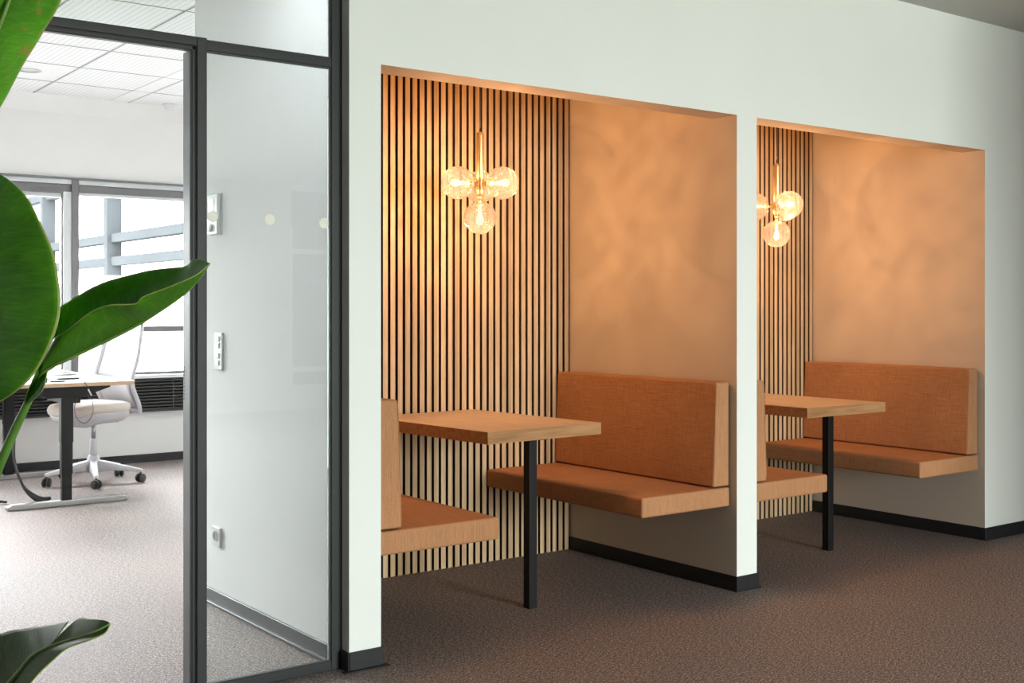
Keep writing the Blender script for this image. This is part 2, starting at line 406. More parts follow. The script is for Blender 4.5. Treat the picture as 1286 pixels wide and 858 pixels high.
# baseboards
b = MB()
h = .066
def bb(x0, x1, y0, y1, z1=h): b.box(x0, x1, y0, y1, 0, z1)
bb(XA - .006, XB + .006, Y0 - .008, Y0); bb(XA - .008, XA, Y0 - .008, Y0 + .07)
bb(XC - .008, XD + .008, Y0 - .008, Y0); bb(XE - .008, 11., Y0 - .008, Y0)
for x0, x1, y0, y1 in ((XA - .028, XB + .024, Y0 - .026, Y0), (XC - .013, XD + .02, Y0 - .013, Y0), (XE - .013, 11., Y0 - .013, Y0)):
    b.box(x0, x1, y0, y1, 0, .005)
structure(b.build('baseboard_front', M['baseboard'], bevel=.0015, seg=2))
b = MB()
for x0, x1 in ((XB, XB + .008), (XC - .008, XC), (XD, XD + .008), (XE - .008, XE)):
    bb(x0, x1, Y0, 4.76); b.box(x0 - .005, x1 + .005, Y0, 4.76, 0, .005)
structure(b.build('baseboard_niche', M['baseboard'], bevel=.0015, seg=2))
b = MB(); bb(XA - .010, XA, 3.68, 4.99, .062); b.box(XA - .022, XA, 3.68, 4.99, 0, .012)
structure(b.build('baseboard_left', simple('grey_office_baseboard', (.085, .087, .092), .3, vary=.05), bevel=.002, seg=2))
b = MB(); bb(-3.5, 11, YW - .012, YW, .066); structure(b.build('baseboard_back', M['baseboard'], bevel=.0015, seg=2))

# ------------------------------------------------------------------ glazed partition and door frame
GY0, GY1 = 3.655, 3.678
wd = thing('window_1', 'fixed glazed office partition with dark grey frame beside the white pillar', None, (0, 0, 0), kind='structure')
f = MB()
f.box(1.944, XA, GY0, GY1, 0, ZC)                         # post at the pillar
f.box(1.49, 1.944, GY0, GY1, 0, .032)                     # floor rail
f.box(1.49, 1.944, GY0, GY1, 2.083, 2.115)                # transom
f.box(.45, 1.944, GY0, GY1, ZC - .035, ZC)                # head under the ceiling
f.build('window_frame', M['frame'], wd, bevel=.002, seg=2)
f = MB()
f.box(1.9405, 1.9445, GY0 + .006, GY1 - .002, .03, ZC - .03)
f.box(1.49, 1.94, GY0 + .006, GY1 - .002, 2.0785, 2.0835).box(1.49, 1.94, GY0 + .006, GY1 - .002, 2.1145, 2.1185).box(1.49, 1.94, GY0 + .006, GY1 - .002, .0315, .035)
f.build('gasket', M['frame_dark'], wd)
MB().box(1.492, 1.940, 3.671, 3.677, .034, 2.080).build('glass_pane', M['glass'], wd)
MB().box(.47, 1.940, 3.671, 3.677, 2.118, ZC - .034).build('glass_pane', M['glass'], wd)
for u, v in ((267., 272.), (338.6, 275.6), (407., 280.2)):
    p = at(u, v, 1.); k = (3.6705) / p.y; p = Vector((p.x * k, 3.6702, CH + (p.z - CH) * k))
    MB().lathe([(0, -.0006), (.0185, -.0006), (.0185, .0006), (0, .0006)], 32, Matrix.Translation(p) @ Matrix.Rotation(PI / 2, 4, 'X')).build('marker_dot', M['dot'], wd)

dr = thing('door_1', 'dark grey frame of the open office doorway', None, (0, 0, 0), kind='structure')
f = MB()
DX1, DX0 = 1.491, .45
f.box(1.458, DX1, GY0 - .008, GY1, 0, 2.121); f.box(DX0, 1.458, GY0 - .008, GY1, 2.092, 2.121); f.box(DX0 - .01, DX0 + .035, GY0 - .008, GY1, 0, 2.121)
f.build('door_frame', M['frame'], dr, bevel=.002, seg=2)
f = MB(); f.box(1.4455, 1.459, GY0 + .004, GY1 + .002, 0, 2.093).box(DX0 + .03, 1.459, GY0 + .004, GY1 + .002, 2.0795, 2.093)
f.build('frame_rebate', M['frame'], dr, bevel=.0015, seg=2)
f = MB(); f.box(1.442, 1.4475, GY0 + .008, GY1 + .004, 0, 2.081).box(1.4555, 1.4585, GY0, GY1, 0, 2.093).box(DX0 + .03, 1.447, GY0 + .008, GY1 + .004, 2.0765, 2.081).box(DX0 + .03, 1.458, GY0, GY1, 2.0905, 2.0935)
f.build('door_seal', M['frame_dark'], dr)
f = MB(); f.box(1.4405, 1.446, GY0 + .012, 3.722, 0, 2.078).build('jamb_lining', M['jamb'], dr)
f = MB()
for k in range(9): f.box(1.4398, 1.441, 3.711, 3.7195, .955 + k * .0125, .9625 + k * .0125)
f.build('strike_plate', M['dark_hole'], dr)

# ------------------------------------------------------------------ oak slat walls in the two booths
for x0, x1, nm in ((XB, XC, 'left booth behind the nearer table'), (XD, XE, 'right booth behind the farther table')):
    t = thing('slat_panel', 'tall oak slat panel on the back wall of the ' + nm, 'wall panel', ((x0 + x1) / 2, YS, 0), 0, 'oak slat panels')
    w2 = (x1 - x0) / 2
    MB().box(-w2 + .001, w2 - .001, .020, .0275, .002, 2.555).build('felt_backing', M['felt'], t)
    s_ = MB(); k = 0; x = w2 - .0145 - .0262
    while x > -w2 + .002:
        s_.box(x, min(x + .0262, w2 - .002), 0, .0205, .001, 2.555); x -= .04014
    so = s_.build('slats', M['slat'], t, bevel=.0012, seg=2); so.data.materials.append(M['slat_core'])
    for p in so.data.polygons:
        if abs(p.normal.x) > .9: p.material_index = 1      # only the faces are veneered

# ------------------------------------------------------------------ benches
def cushion(mb, x0, x1, y0, y1, z0, z1, bulge=.004, lean=None, n=3):
    """upholstered block: six gridded faces swollen a little in the middle"""
    bm2 = bmesh.new()
    bmesh.ops.create_cube(bm2, size=2.)
    bmesh.ops.subdivide_edges(bm2, edges=bm2.edges[:], cuts=n, use_grid_fill=True)
    for v in bm2.verts:
        c = v.co.copy(); o = c.copy()
        for a in range(3):
            b1, b2 = (a + 1) % 3, (a + 2) % 3
            if abs(abs(c[a]) - 1) < 1e-4:
                o[a] += math.copysign(bulge, c[a]) * 0 if False else 0
        px = x0 + (c.x + 1) / 2 * (x1 - x0); py = y0 + (c.y + 1) / 2 * (y1 - y0); pz = z0 + (c.z + 1) / 2 * (z1 - z0)
        fx, fy, fz = (1 - c.x ** 4), (1 - c.y ** 6), (1 - c.z ** 4)
        if abs(abs(c.x) - 1) < 1e-4: px += math.copysign(bulge, c.x) * fy * fz
        if abs(abs(c.z) - 1) < 1e-4: pz += math.copysign(bulge, c.z) * fx * fy
        if abs(abs(c.y) - 1) < 1e-4: py += math.copysign(bulge * .5, c.y) * fx * fz
        if lean: px, py, pz = lean(px, py, pz)
        v.co = (px, py, pz)
    vmap = {v: mb.bm.verts.new(v.co) for v in bm2.verts}
    for fc in bm2.faces: mb.bm.faces.new([vmap[v] for v in fc.verts])
    bm2.free(); return mb
def bench(x_wall, side, label):
    """wall-hung bench; side = +1 when it looks towards +x. Base point: where its wall meets the floor at mid depth"""
    yc = (3.637 + 4.755) / 2; hy = (4.755 - 3.637) / 2
    t = thing('booth_bench', label, 'bench', (x_wall, yc, 0), 0, 'upholstered booth benches')
    def X(d): return side * d
    a, b_ = sorted((X(.010), X(.537)))
    m = MB(); cushion(m, a, b_, -hy, hy, .373, .458, .003)
    m.build('seat', M['fabric'], t, bevel=.010, seg=4)
    a, b_ = sorted((X(.010), X(.110)))
    def lean(px, py, pz):
        k = (pz - .464) / .46
        d = px * side
        if d > .05: d -= .018 * max(0, k)
        return d * side, py, pz
    m = MB(); cushion(m, a, b_, -hy + .004, hy - .002, .464, .924, .003, lean)
    bk = m.build('backrest', M['fabric'], t, bevel=.009, seg=4)
    # seam round the open end of the backrest
    q = []
    for d, z in ((.012, .470), (.100, .470), (.106, .49), (.092, .895), (.086, .9185), (.012, .9185)):
        q.append((X(d), -hy + .006, z))
    MB().tube([(p[0] , p[1] + .010 * 0 - .0005, p[2]) for p in q], .0016, 6).build('seam', M['fabric'], bk)
    return t
bench(XC, -1, 'rust orange bench on the right side of the left booth, facing the nearer table')
bench(XB, +1, 'rust orange bench cut off by the white pillar, left side of the left booth')
bench(XE, -1, 'rust orange bench on the right side of the right booth, behind the farther table')
bench(XD, +1, 'rust orange bench mostly hidden behind the slim white divider, left side of the right booth')

# ------------------------------------------------------------------ tables
def table(x, yf, rz, xl, yl, length, label):
    """oak slab on the slat wall with one square black leg at the aisle end; (x, yf) is the middle of the aisle edge, the leg stands at (xl, yl)"""
    t = thing('booth_table', label, 'table', (xl, yl, 0), 0, 'booth tables')
    off = Vector((x - xl, yf - yl, 0)); R = Matrix.Rotation(rz, 4, 'Z')
    m = MB(); m.box(-.3125, .3125, .0015, length, .7095, .758)
    m.build('tabletop', M['table_top'], t, loc=off, rot=(0, 0, rz))
    m = MB(); m.prism([(-.3125, length), (-.314, length), (-.314, 0), (.314, 0), (.314, length), (.3125, length), (.3125, .0015), (-.3125, .0015)], 2, .709, .7578)
    m.build('edge_band', M['table_edge'], t, loc=off, rot=(0, 0, rz))
    m = MB(); m.box(-.0205, .0205, -.0205, .0205, 0, .7085)
    lg = m.build('leg', M['black_steel'], t, bevel=.002, seg=2)
    m = MB(); m.box(-.055, .055, -.055, .055, .7035, .7092); m.build('mounting_plate', M['black_steel'], t, bevel=.001, seg=1)
    for q in (-.18, .18):
        m = MB(); m.prism([(length - .14, .7092), (length - .02, .7092), (length - .02, .655), (length - .027, .655), (length - .027, .701), (length - .14, .701)], 0, q - .03, q + .03)
        m.build('wall_bracket', M['black_steel'], t, loc=off, rot=(0, 0, rz))
    return t
table(3.045, 3.85, math.radians(3.5), 3.018, 3.927, .888, 'oak table with one square black leg in the left booth, nearer one')
table(4.966, 3.815, 0, 4.972, 3.943, .94, 'oak table with one square black leg in the right booth, farther one')

# ------------------------------------------------------------------ pendant lamps
LAMP_W = 11.5
def pendant(x, y, ang, label):
    """three diamond-cut globes round a brass rod, one more below; ang = azimuth of the first globe"""
    t = thing('pendant_lamp', label, 'pendant lamp', (x, y, 2.56), 0, 'pendant lamps over the booth tables')
    z0 = 1.745 - 2.56; z1 = 2.031 - 2.56
    MB().lathe([(0, 0), (.05, 0), (.05, -.016), (.045, -.022), (0, -.022)], 32).build('canopy', M['brass'], t, smooth=True)
    MB().tube([(0, 0, -.02), (0, 0, z1)], .0028, 8).build('cord', M['dark_plastic'], t, smooth=True)
    MB().lathe([(0, z0 - .006), (.009, z0 - .004), (.0155, z0 + .006), (.0175, z0 + .014), (.0175, z1 - .014), (.0155, z1 - .006), (.009, z1), (0, z1 + .003)], 32).build('rod', M['brass'], t, smooth=True)
    zg = 1.80 - 2.56
    spots = [(Vector((math.cos(ang + k * 2 * PI / 3), math.sin(ang + k * 2 * PI / 3), 0)), zg) for k in range(3)] + [(Vector((0, 0, -1)), None)]
    for d, z in spots:
        c = d * .113 + Vector((0, 0, zg)) if z is not None else Vector((0, 0, 1.652 - 2.56))
        st = (d * .016 + Vector((0, 0, zg))) if z is not None else Vector((0, 0, z0))
        e = c - d * .052
        MB().tube([st, st + d * .004, st + d * .012, st + d * .013, c - d * .066, c - d * .064, e], [.011, .011, .011, .0065, .0065, .017, .017], 20).build('globe_arm', M['brass'], t, smooth=True)
        # globe: hollow ball open at the arm
        q = d.to_track_quat('Z', 'X').to_matrix().to_4x4()
        prof = [(.0725 * math.sin(a), .0725 * math.cos(a)) for a in [PI * i / 28 for i in range(0, 27)]]
        g = MB().lathe(prof[:-1] + [(.018, prof[-1][1])], 48).build('globe', M['globe'], t, loc=c, smooth=True)
        g.rotation_euler = q.to_euler()
        bprof = [(0, .034), (.008, .0325), (.014, .026), (.0165, .016), (.0155, .004), (.0105, -.012), (.008, -.022), (.0075, -.05), (0, -.05)]
        b1 = MB().lathe(bprof, 20).build('bulb', M['bulb'], g, smooth=True)
    for d, z in spots:
        c = d * .113 + Vector((0, 0, zg)) if z is not None else Vector((0, 0, 1.652 - 2.56))
        for sgn in ((1,) if True else ()):
            li = bpy.data.lights.new('bulb_light', 'POINT'); li.energy = LAMP_W; li.color = (1., .53, .245); li.shadow_soft_size = .0045
            lo = bpy.data.objects.new('bulb_light', li); COL.objects.link(lo); lo.location = Vector((x, y, 2.56)) + c + d * .012
    return t
def view_az(x, y): return math.atan2(y, x)
pendant(3.02, 4.295, view_az(3.02, 4.295), 'brass pendant with four diamond-cut glass globes hanging over the nearer table')
a2 = view_az(4.955, 4.27) + PI + math.radians(35.7)
pendant(4.955, 4.27, a2, 'brass pendant with diamond-cut globes over the farther table, one globe behind the divider')

# ------------------------------------------------------------------ fittings on the office wall by the pillar (wall face x = XA, looking towards -x)
t = thing('wall_mounted_thermostat', 'white wall thermostat with small grey display, behind the glass', 'thermostat', (XA, 4.745, 1.555))
MB().box(-.004, 0, -.055, .055, 0, .178).build('back_plate', M['white_plastic'], t, bevel=.002)
MB().box(-.023, -.003, -.05, .05, .003, .176).build('housing', M['white_plastic'], t, bevel=.006, seg=3)
MB().box(-.0245, -.0225, -.012, .032, .10, .152).build('display', M['display'], t, bevel=.0006)
MB().lathe([(0, .0), (.018, .0), (.018, .008), (.015, .011), (0, .011)], 28, Matrix.Translation((-.022, .012, .035)) @ Matrix.Rotation(-PI / 2, 4, 'Y')).build('dial', M['white_plastic'], t, smooth=True)
t = thing('light_switch', 'tall white panel of light switches on the office wall, behind the glass', 'light switch', (XA, 4.715, .992))
MB().box(-.011, 0, -.041, .041, 0, .157).build('plate', M['white_plastic'], t, bevel=.004)
for z in (.020, .049, .092, .121): MB().box(-.0155, -.010, -.018, .018, z, z + .021).build('rocker', M['white_plastic'], t, bevel=.0015)
t = thing('power_socket', 'white single power socket low on the office wall, behind the glass', 'socket', (XA, 4.735, .250))
MB().box(-.012, 0, -.041, .041, 0, .082).build('plate', M['white_plastic'], t, bevel=.003)
MB().lathe([(.019, .0), (.022, .0), (.022, .005), (.019, .005), (.019, .0005), (0, .0005)], 28, Matrix.Translation((-.0115, 0, .045)) @ Matrix.Rotation(-PI / 2, 4, 'Y')).build('socket_ring', M['white_plastic'], t, smooth=True)
MB().lathe([(0, .0), (.0185, .0), (.0185, .002), (0, .002)], 28, Matrix.Translation((-.0115, 0, .045)) @ Matrix.Rotation(-PI / 2, 4, 'Y')).build('socket_face', simple('socket_shadow_grey', (.42, .43, .42), .5), t)

# ------------------------------------------------------------------ office: ceiling grid, window wall
c = MB(); c.box(-3.5, 11, 3.735, YW + .2, ZO + .012, ZO + .1)
structure(c.build('ceiling_office', M['tile_joint']))
xs = []; x = 2.465
cols = []          # (x0, x1, plain)
for k in range(-5, 7):
    base = 2.465 + k * .59 + (.135 if k > 0 else 0)
    cols.append((base + .003, base + .589 if k else base + .585))
tl, tp = MB(), MB()
rows = [9.515 - .6365 * k for k in range(10)]
for k, (a, b_) in enumerate(cols):
    if b_ < -.4 or a > 6.2: continue
    for r in range(9):
        y1, y0 = rows[r] - .002, rows[r + 1] + .002
        if y0 < 3.75: y0 = 3.75
        if y1 <= y0: continue
        plain = (r == 1 and k == 4)
        (tp if plain else tl).box(a + .002, b_ - .004, y0 + .001, y1 - .001, ZO, ZO + .014)
    if k == 5: tp.box(b_ + .001, b_ + .136, 3.75, 9.513, ZO - .002, ZO + .014)
gr_ = MB()
for r in rows[:9]: gr_.box(-.5, 6.3, r - .004, r + .004, ZO - .003, ZO + .01)
for a, b_ in cols:
    if -.5 < a < 6.3: gr_.box(a - .006, a + .003, 3.75, 9.513, ZO - .0035, ZO + .01)
structure(gr_.build('ceiling_grid', simple('grey_grid_profile', (.30, .31, .31), .6)))
structure(tl.build('ceiling_tiles', M['tile'])); structure(tp.build('ceiling_tiles_plain', M['tile_plain']))

w = MB()
WO0, WO1 = -.35, 6.0
w.box(-3.5, 11, YW, YW + .2, 0, .70).box(-3.5, 11, YW, YW + .2, 2.268, ZO).box(-3.5, WO0, YW, YW + .2, .7, 2.268).box(WO1, 11, YW, YW + .2, .7, 2.268)
w.prism([(YW - .11, ZO), (YW, 2.775), (YW, ZO)], 0, -3.5, 11) 
structure(w.build('wall_window', M['paint_office']))
structure(MB().box(-3.5, 11, YW - .025, YW + .06, 2.262, 2.276).build('trim_1', M['win_dark']))
structure(MB().box(-3.5, 11, YW - .08, YW + .06, .685, .712).build('trim_2', M['win_light'], bevel=.002))
bays = [(-.35, 2.78), (2.836, 6.0)]
for i, (a, b_) in enumerate(bays):
    n = {0: 3, 1: 2}[i]
    wd = thing('window_%d' % n, 'office window in a grey metal frame with a pale inner profile', None, (0, 0, 0), kind='structure')
    f = MB()
    f.box(a, b_, YW + .01, YW + .07, 2.165, 2.222).box(a, b_, YW + .01, YW + .07, 1.059, 1.106).box(a, b_, YW + .01, YW + .07, .712, .735)
    f.box(b_ - .0, b_ + .056, YW - .01, YW + .07, .712, 2.262)
    f.build('window_frame', M['win_dark'], wd, bevel=.002, seg=1)
    f = MB()
    f.box(a, b_, YW + .0, YW + .065, 2.224, 2.262).box(a, b_, YW + .02, YW + .06, 2.140, 2.165)
    if i == 0: f.box(b_ - .062, b_, YW + .0, YW + .065, .735, 2.165).box(a, b_, YW + .02, YW + .05, 2.118, 2.14)
    f.build('inner_profile', M['win_light'], wd, bevel=.002, seg=1)
    if i == 0:
        MB().box(b_ - .075, b_ - .066, YW + .01, YW + .06, .735, 2.16).box(a, b_ - .066, YW + .005, YW + .06, 2.150, 2.172).build('sash_frame', M['win_dark'], wd)
    MB().box(a, b_, YW + .045, YW + .053, .735, 2.165).build('glass_pane', M['win_glass'], wd)
# dark louvred grille under the window sill
t = thing('radiator_grille', 'long dark louvred grille under the office window sill', 'grille', (2.9, YW, .41))
MB().box(-3.3, 3.3, -.012, -.002, 0, .274).build('backing', M['felt'], t)
f = MB()
for k in range(10): f.box(-3.3, 3.3, -.045, -.014, .018 + k * .0255, .027 + k * .0255)
f.build('louvres', M['grille'], t)
f = MB(); f.box(-3.3, 3.3, -.05, -.002, .262, .274).box(-3.3, 3.3, -.05, -.002, 0, .012)
for x in (-3.2, -2.2, -1.1, 0., .68, 1.2, 2.3, 3.2): f.box(x, x + .012, -.047, -.02, 0, .27)
f.build('grille_frame', M['grille'], t)

# ceiling fittings
t = thing('downlight', 'round recessed downlight in the plain office ceiling tile', 'ceiling light', (2.215, 8.56, ZO))
MB().lathe([(.052, .004), (.052, -.004), (.078, -.004), (.080, 0), (.080, .004)], 40).build('trim_ring', M['chrome'], t, smooth=True)
MB().lathe([(0, .002), (.052, .002), (.052, -.001), (.03, -.0025), (0, -.003)], 32).build('lens', simple('frosted_lens', (.7, .66, .6), .2), t, smooth=True)
t = thing('smoke_detector', 'small white dome smoke detector on the office ceiling', 'smoke detector', (3.494, 9.309, ZO))
MB().lathe([(0, 0), (.06, 0), (.06, -.012), (.052, -.016), (0, -.016)], 36).build('base', M['white_plastic'], t, smooth=True)
MB().lathe([(.046, -.014), (.046, -.026), (.036, -.038), (.02, -.046), (0, -.048)], 36).build('dome', M['white_plastic'], t, smooth=True)

# ------------------------------------------------------------------ desk
DH = .785
t = thing('standing_desk', 'white topped sit-stand desk with plywood edge and black legs', 'desk', (2.225, 8.45, 0))
dx0, dx1, dy0, dy1 = 1.84 - 2.225, 2.617 - 2.225, 7.60 - 8.45, 9.32 - 8.45
tp_ = MB().box(dx0, dx1, dy0, dy1, DH - .004, DH).build('desktop', M['desk_white'], t)
MB().box(dx0, dx1, dy0, dy1, DH - .026, DH - .0042).build('desktop_edge', M['desk_edge'], t, bevel=.001, seg=1)
for y in (7.735 - 8.45, 9.165 - 8.45):
    m = MB(); m.box(-.038, .038, y - .026, y + .026, .40, DH - .10).box(-.035, .035, y - .023, y + .023, .20, .42).box(-.031, .031, y - .019, y + .019, .03, .22)
    m.build('leg', M['black_steel'], t, bevel=.002, seg=2)
    m = MB(); m.prism([(-.36, 0), (-.36, .022), (-.33, .034), (.35, .034), (.385, .024), (.385, .008), (.35, 0)], 1, y - .03, y + .03)
    m.build('foot', M['chrome'], t, bevel=.003, seg=2)
    m = MB(); m.prism([(-.33, DH - .0275), (.27, DH - .0275), (.27, DH - .042), (.09, DH - .102), (-.12, DH - .102), (-.33, DH - .045)], 1, y - .03, y + .03)
    m.build('support_arm', M['black_steel'], t, bevel=.002, seg=1)
MB().box(-.05, .03, 7.76 - 8.45, 9.14 - 8.45, DH - .095, DH - .03).build('crossbeam', M['black_steel'], t, bevel=.002, seg=1)
MB().box(.05, .17, 8.0 - 8.45, 8.35 - 8.45, DH - .16, DH - .0275).build('control_box', M['black_steel'], t, bevel=.004, seg=2)
# cables
cb = MB().tube(spline([(2.10, 7.90, DH - .04), (1.985, 7.92, .55), (1.95, 7.9, .32), (1.99, 7.86, .14), (2.05, 7.83, .06), (2.10, 7.81, .037), (2.15, 7.80, .045)], 36), [.009 + .012 * max(0, math.sin(PI * min(1, max(0, (i - 18) / 17)))) for i in range(36)], 10)
tag(cb.build('cable_bundle', M['dark_plastic'], smooth=True), 'thick black cable bundle sagging from the desk to its foot bar', 'cable')
cb = MB().tube(spline([(1.55, 8.10, .012), (1.70, 8.08, .012), (1.82, 8.06, .014), (1.90, 8.03, .016), (1.93, 8.0, .012)], 24), .009, 8)
tag(cb.build('power_cable', M['dark_plastic'], smooth=True), 'thin black cable lying on the carpet beside the desk foot', 'cable')
# small things on the desk
def d_at(u, v): 
    p = at(u, v, 1.); k = (DH - CH) / (p.z - CH); return Vector((p.x * k, p.y * k, DH))
p = Vector((2.22, 7.93, DH))
tag(MB().box(-.07, .07, -.022, .022, .0005, .012).build('pen_tray', M['dark_plastic'], loc=Vector((2.30, 7.96, DH)), rot=(0, 0, .05), bevel=.003), 'flat black tray lying near the front of the white desktop', 'pen tray')
tag(MB().box(-.045, .045, -.03, .03, .0005, .010).build('card_reader', M['dark_plastic'], loc=Vector((2.17, 7.74, DH)), rot=(0, 0, -.05), bevel=.003), 'small black card reader at the front edge of the desk', 'card reader')
tag(MB().box(-.035, .035, -.03, .03, .0005, .03).build('cable_hub', M['dark_plastic'], loc=Vector((2.065, 7.72, DH)), bevel=.006), 'small black box at the desk edge beside the green leaf', 'box')
def sheet(name, label, x, y, w, l, hgt, rz):
    rows = []
    for i in range(9):
        u = i / 8; rows.append([Vector(((u - .5) * w, (j / 6 - .5) * l, .002 + hgt * math.sin(PI * u) ** 2 * (1 - .35 * abs(j / 3 - 1)))) for j in range(7)])
    return tag(MB().grid(rows).build(name, M['paper'], loc=(x, y, DH), rot=(0, 0, rz), smooth=True, solid=.0012), label, 'paper')
sheet('loose_paper', 'curled white paper on the desk beside the chair back', 2.36, 8.55, .34, .26, .05, .1)
sheet('loose_paper', 'curled white paper on the desk close to the green leaf', 2.06, 8.15, .34, .28, .065, -.15)
cb = MB().tube(spline([(2.275, 7.70, DH + .004), (2.29, 7.62, DH + .006), (2.30, 7.594, DH - .004), (2.325, 7.592, DH - .05), (2.345, 7.59, DH - .12), (2.345, 7.585, DH - .20), (2.30, 7.58, DH - .255), (2.25, 7.58, DH - .23), (2.23, 7.58, DH - .16), (2.25, 7.58, DH - .10)], 60), .0022, 6)
cb = thing_c = tag(cb.build('charging_cable', M['dark_plastic'], smooth=True), 'thin looped charging cable hanging over the front edge of the desk', 'cable')
MB().tube([(2.318, 7.588, DH - .045), (2.338, 7.586, DH - .085)], .005, 8).build('plug', M['white_plastic'], cb, smooth=True)

# ------------------------------------------------------------------ office chair (local: faces -x before turning)
t = thing('office_chair', 'pale grey mesh-back office chair on a five-star base beside the desk', 'office chair', (2.67, 8.62, 0), math.radians(20))
base = MB()
for k in range(5):
    a = math.radians(256 - 20 + 72 * k); d = Vector((math.cos(a), math.sin(a), 0)); s2 = Vector((-d.y, d.x, 0))
    rings = []
    for q, hw, z0, z1 in ((.02, .032, .085, .165), (.12, .026, .088, .145), (.24, .020, .085, .117), (.325, .017, .072, .098), (.345, .012, .074, .092)):
        c0 = d * q
        rings.append([c0 + s2 * hw + Vector((0, 0, z0)), c0 + s2 * hw * .8 + Vector((0, 0, z1)), c0 - s2 * hw * .8 + Vector((0, 0, z1)), c0 - s2 * hw + Vector((0, 0, z0))])
    vs = [[base.bm.verts.new(p) for p in r] for r in rings]
    for r0, r1 in zip(vs, vs[1:]):
        for j in range(4): base.bm.faces.new((r0[j], r0[(j + 1) % 4], r1[(j + 1) % 4], r1[j]))
    base.bm.faces.new(vs[0]); base.bm.faces.new(vs[-1][::-1])
base.lathe([(0, .075), (.045, .075), (.05, .10), (.045, .17), (.033, .20), (0, .20)], 28)
base.build('star_base', M['grey_plastic'], t, bevel=.004, seg=2, smooth=True)
for k in range(5):
    a = math.radians(256 - 20 + 72 * k); d = Vector((math.cos(a), math.sin(a), 0))
    tr = Matrix.Translation(d * .332 + Vector((0, 0, .032))) @ Matrix.Rotation(a + .9, 4, 'Z') @ Matrix.Rotation(PI / 2, 4, 'X')
    cs = MB()
    for o in (-.017, .017):
        cs.lathe([(0, o - .011), (.026, o - .011), (.0315, o - .006), (.0315, o + .006), (.026, o + .011), (0, o + .011)], 24, tr)
    cs.tube([d * .332 + Vector((0, 0, .04)), d * .332 + Vector((0, 0, .085))], .007, 8)
    cs.build('caster', M['dark_plastic'], t, smooth=True)
MB().lathe([(0, .19), (.026, .19), (.026, .315), (.022, .318), (0, .318)], 24).build('column_sleeve', M['grey_plastic'], t, smooth=True)
MB().lathe([(0, .31), (.0145, .31), (.0145, .44), (0, .44)], 20).build('gas_lift', M['chrome'], t, smooth=True)
MB().box(-.09, .12, -.05, .05, .425, .45).build('tilt_mechanism', M['dark_plastic'], t, bevel=.01)
# seat shell and cushion: lofted rounded slabs
def slab(rows_fn, name, mat, nseg=28, **kw):
    mb = MB(); vs = []
    for prm in rows_fn:
        sx, sy, z, cx_ = prm
        ring = []
        for k in range(nseg):
            a = 2 * PI * k / nseg; ca, sa = math.cos(a), math.sin(a); e = .55
            ring.append(mb.bm.verts.new((cx_ + math.copysign(abs(ca) ** e, ca) * sx, math.copysign(abs(sa) ** e, sa) * sy, z + (.028 * max(0, -ca) ** 2 * -1))))
        vs.append(ring)
    for r0, r1 in zip(vs, vs[1:]):
        for k in range(nseg): mb.bm.faces.new((r0[k], r0[(k + 1) % nseg], r1[(k + 1) % nseg], r1[k]))
    mb.bm.faces.new(vs[0][::-1]); mb.bm.faces.new(vs[-1])
    return mb.build(name, mat, t, smooth=True, **kw)
slab([(.14, .12, .432, .03), (.19, .17, .445, .0), (.225, .205, .475, -.02), (.235, .225, .505, -.03), (.232, .225, .513, -.03)], 'seat_shell', M['grey_plastic'])
slab([(.225, .222, .510, -.03), (.242, .236, .525, -.035), (.247, .24, .548, -.035), (.238, .232, .570, -.035), (.20, .195, .582, -.035), (.10, .1, .585, -.03)], 'seat_cushion', M['seat_cloth'])
# back: curved frame with stretched mesh
def back_pt(u, v):
    """u across -1..1, v up 0..1"""
    z = .50 + .645 * v
    x = .245 + .055 * math.sin(v * PI * .9) * 0 + (.03 - .10 * (1 - v) ** 2 * 0) 
    prof = .235 + .045 * math.exp(-((v - .02) / .22) ** 2) * 1. - .045 * math.exp(-((v - .32) / .22) ** 2) + .125 * max(0, v - .35) ** 1.35
    hw = .225 * (1 - .18 * v ** 2) * (1 - .12 * (1 - v) ** 2)
    return Vector((prof + .02 - .045 * u * u, hw * u, z))
rows = [[back_pt(-1 + 2 * i / 14, j / 18) for i in range(15)] for j in range(19)]
MB().grid(rows).build('mesh_back', M['mesh'], t, smooth=True, solid=.003)
outl = [back_pt(-1, j / 18) for j in range(19)] + [back_pt(-1 + 2 * i / 10, 1) for i in range(1, 10)] + [back_pt(1, 1 - j / 18) for j in range(19)] + [back_pt(1 - 2 * i / 10, 0) for i in range(1, 11)]
MB().tube(outl, .016, 8).build('back_frame', M['grey_plastic'], t, smooth=True)
MB().tube([(.10, 0, .465), (.20, 0, .455), (.27, 0, .475), (.285, 0, .53), (.262, 0, .62)], [.035, .04, .038, .034, .02], 14).build('back_support', M['grey_plastic'], t, smooth=True)
rows = [[back_pt(-.8 + 1.6 * i / 10, .06 + .30 * j / 6) + Vector((-.02, 0, 0)) for i in range(11)] for j in range(7)]
MB().grid(rows).build('lumbar_pad', M['grey_plastic'], t, smooth=True, solid=.012)

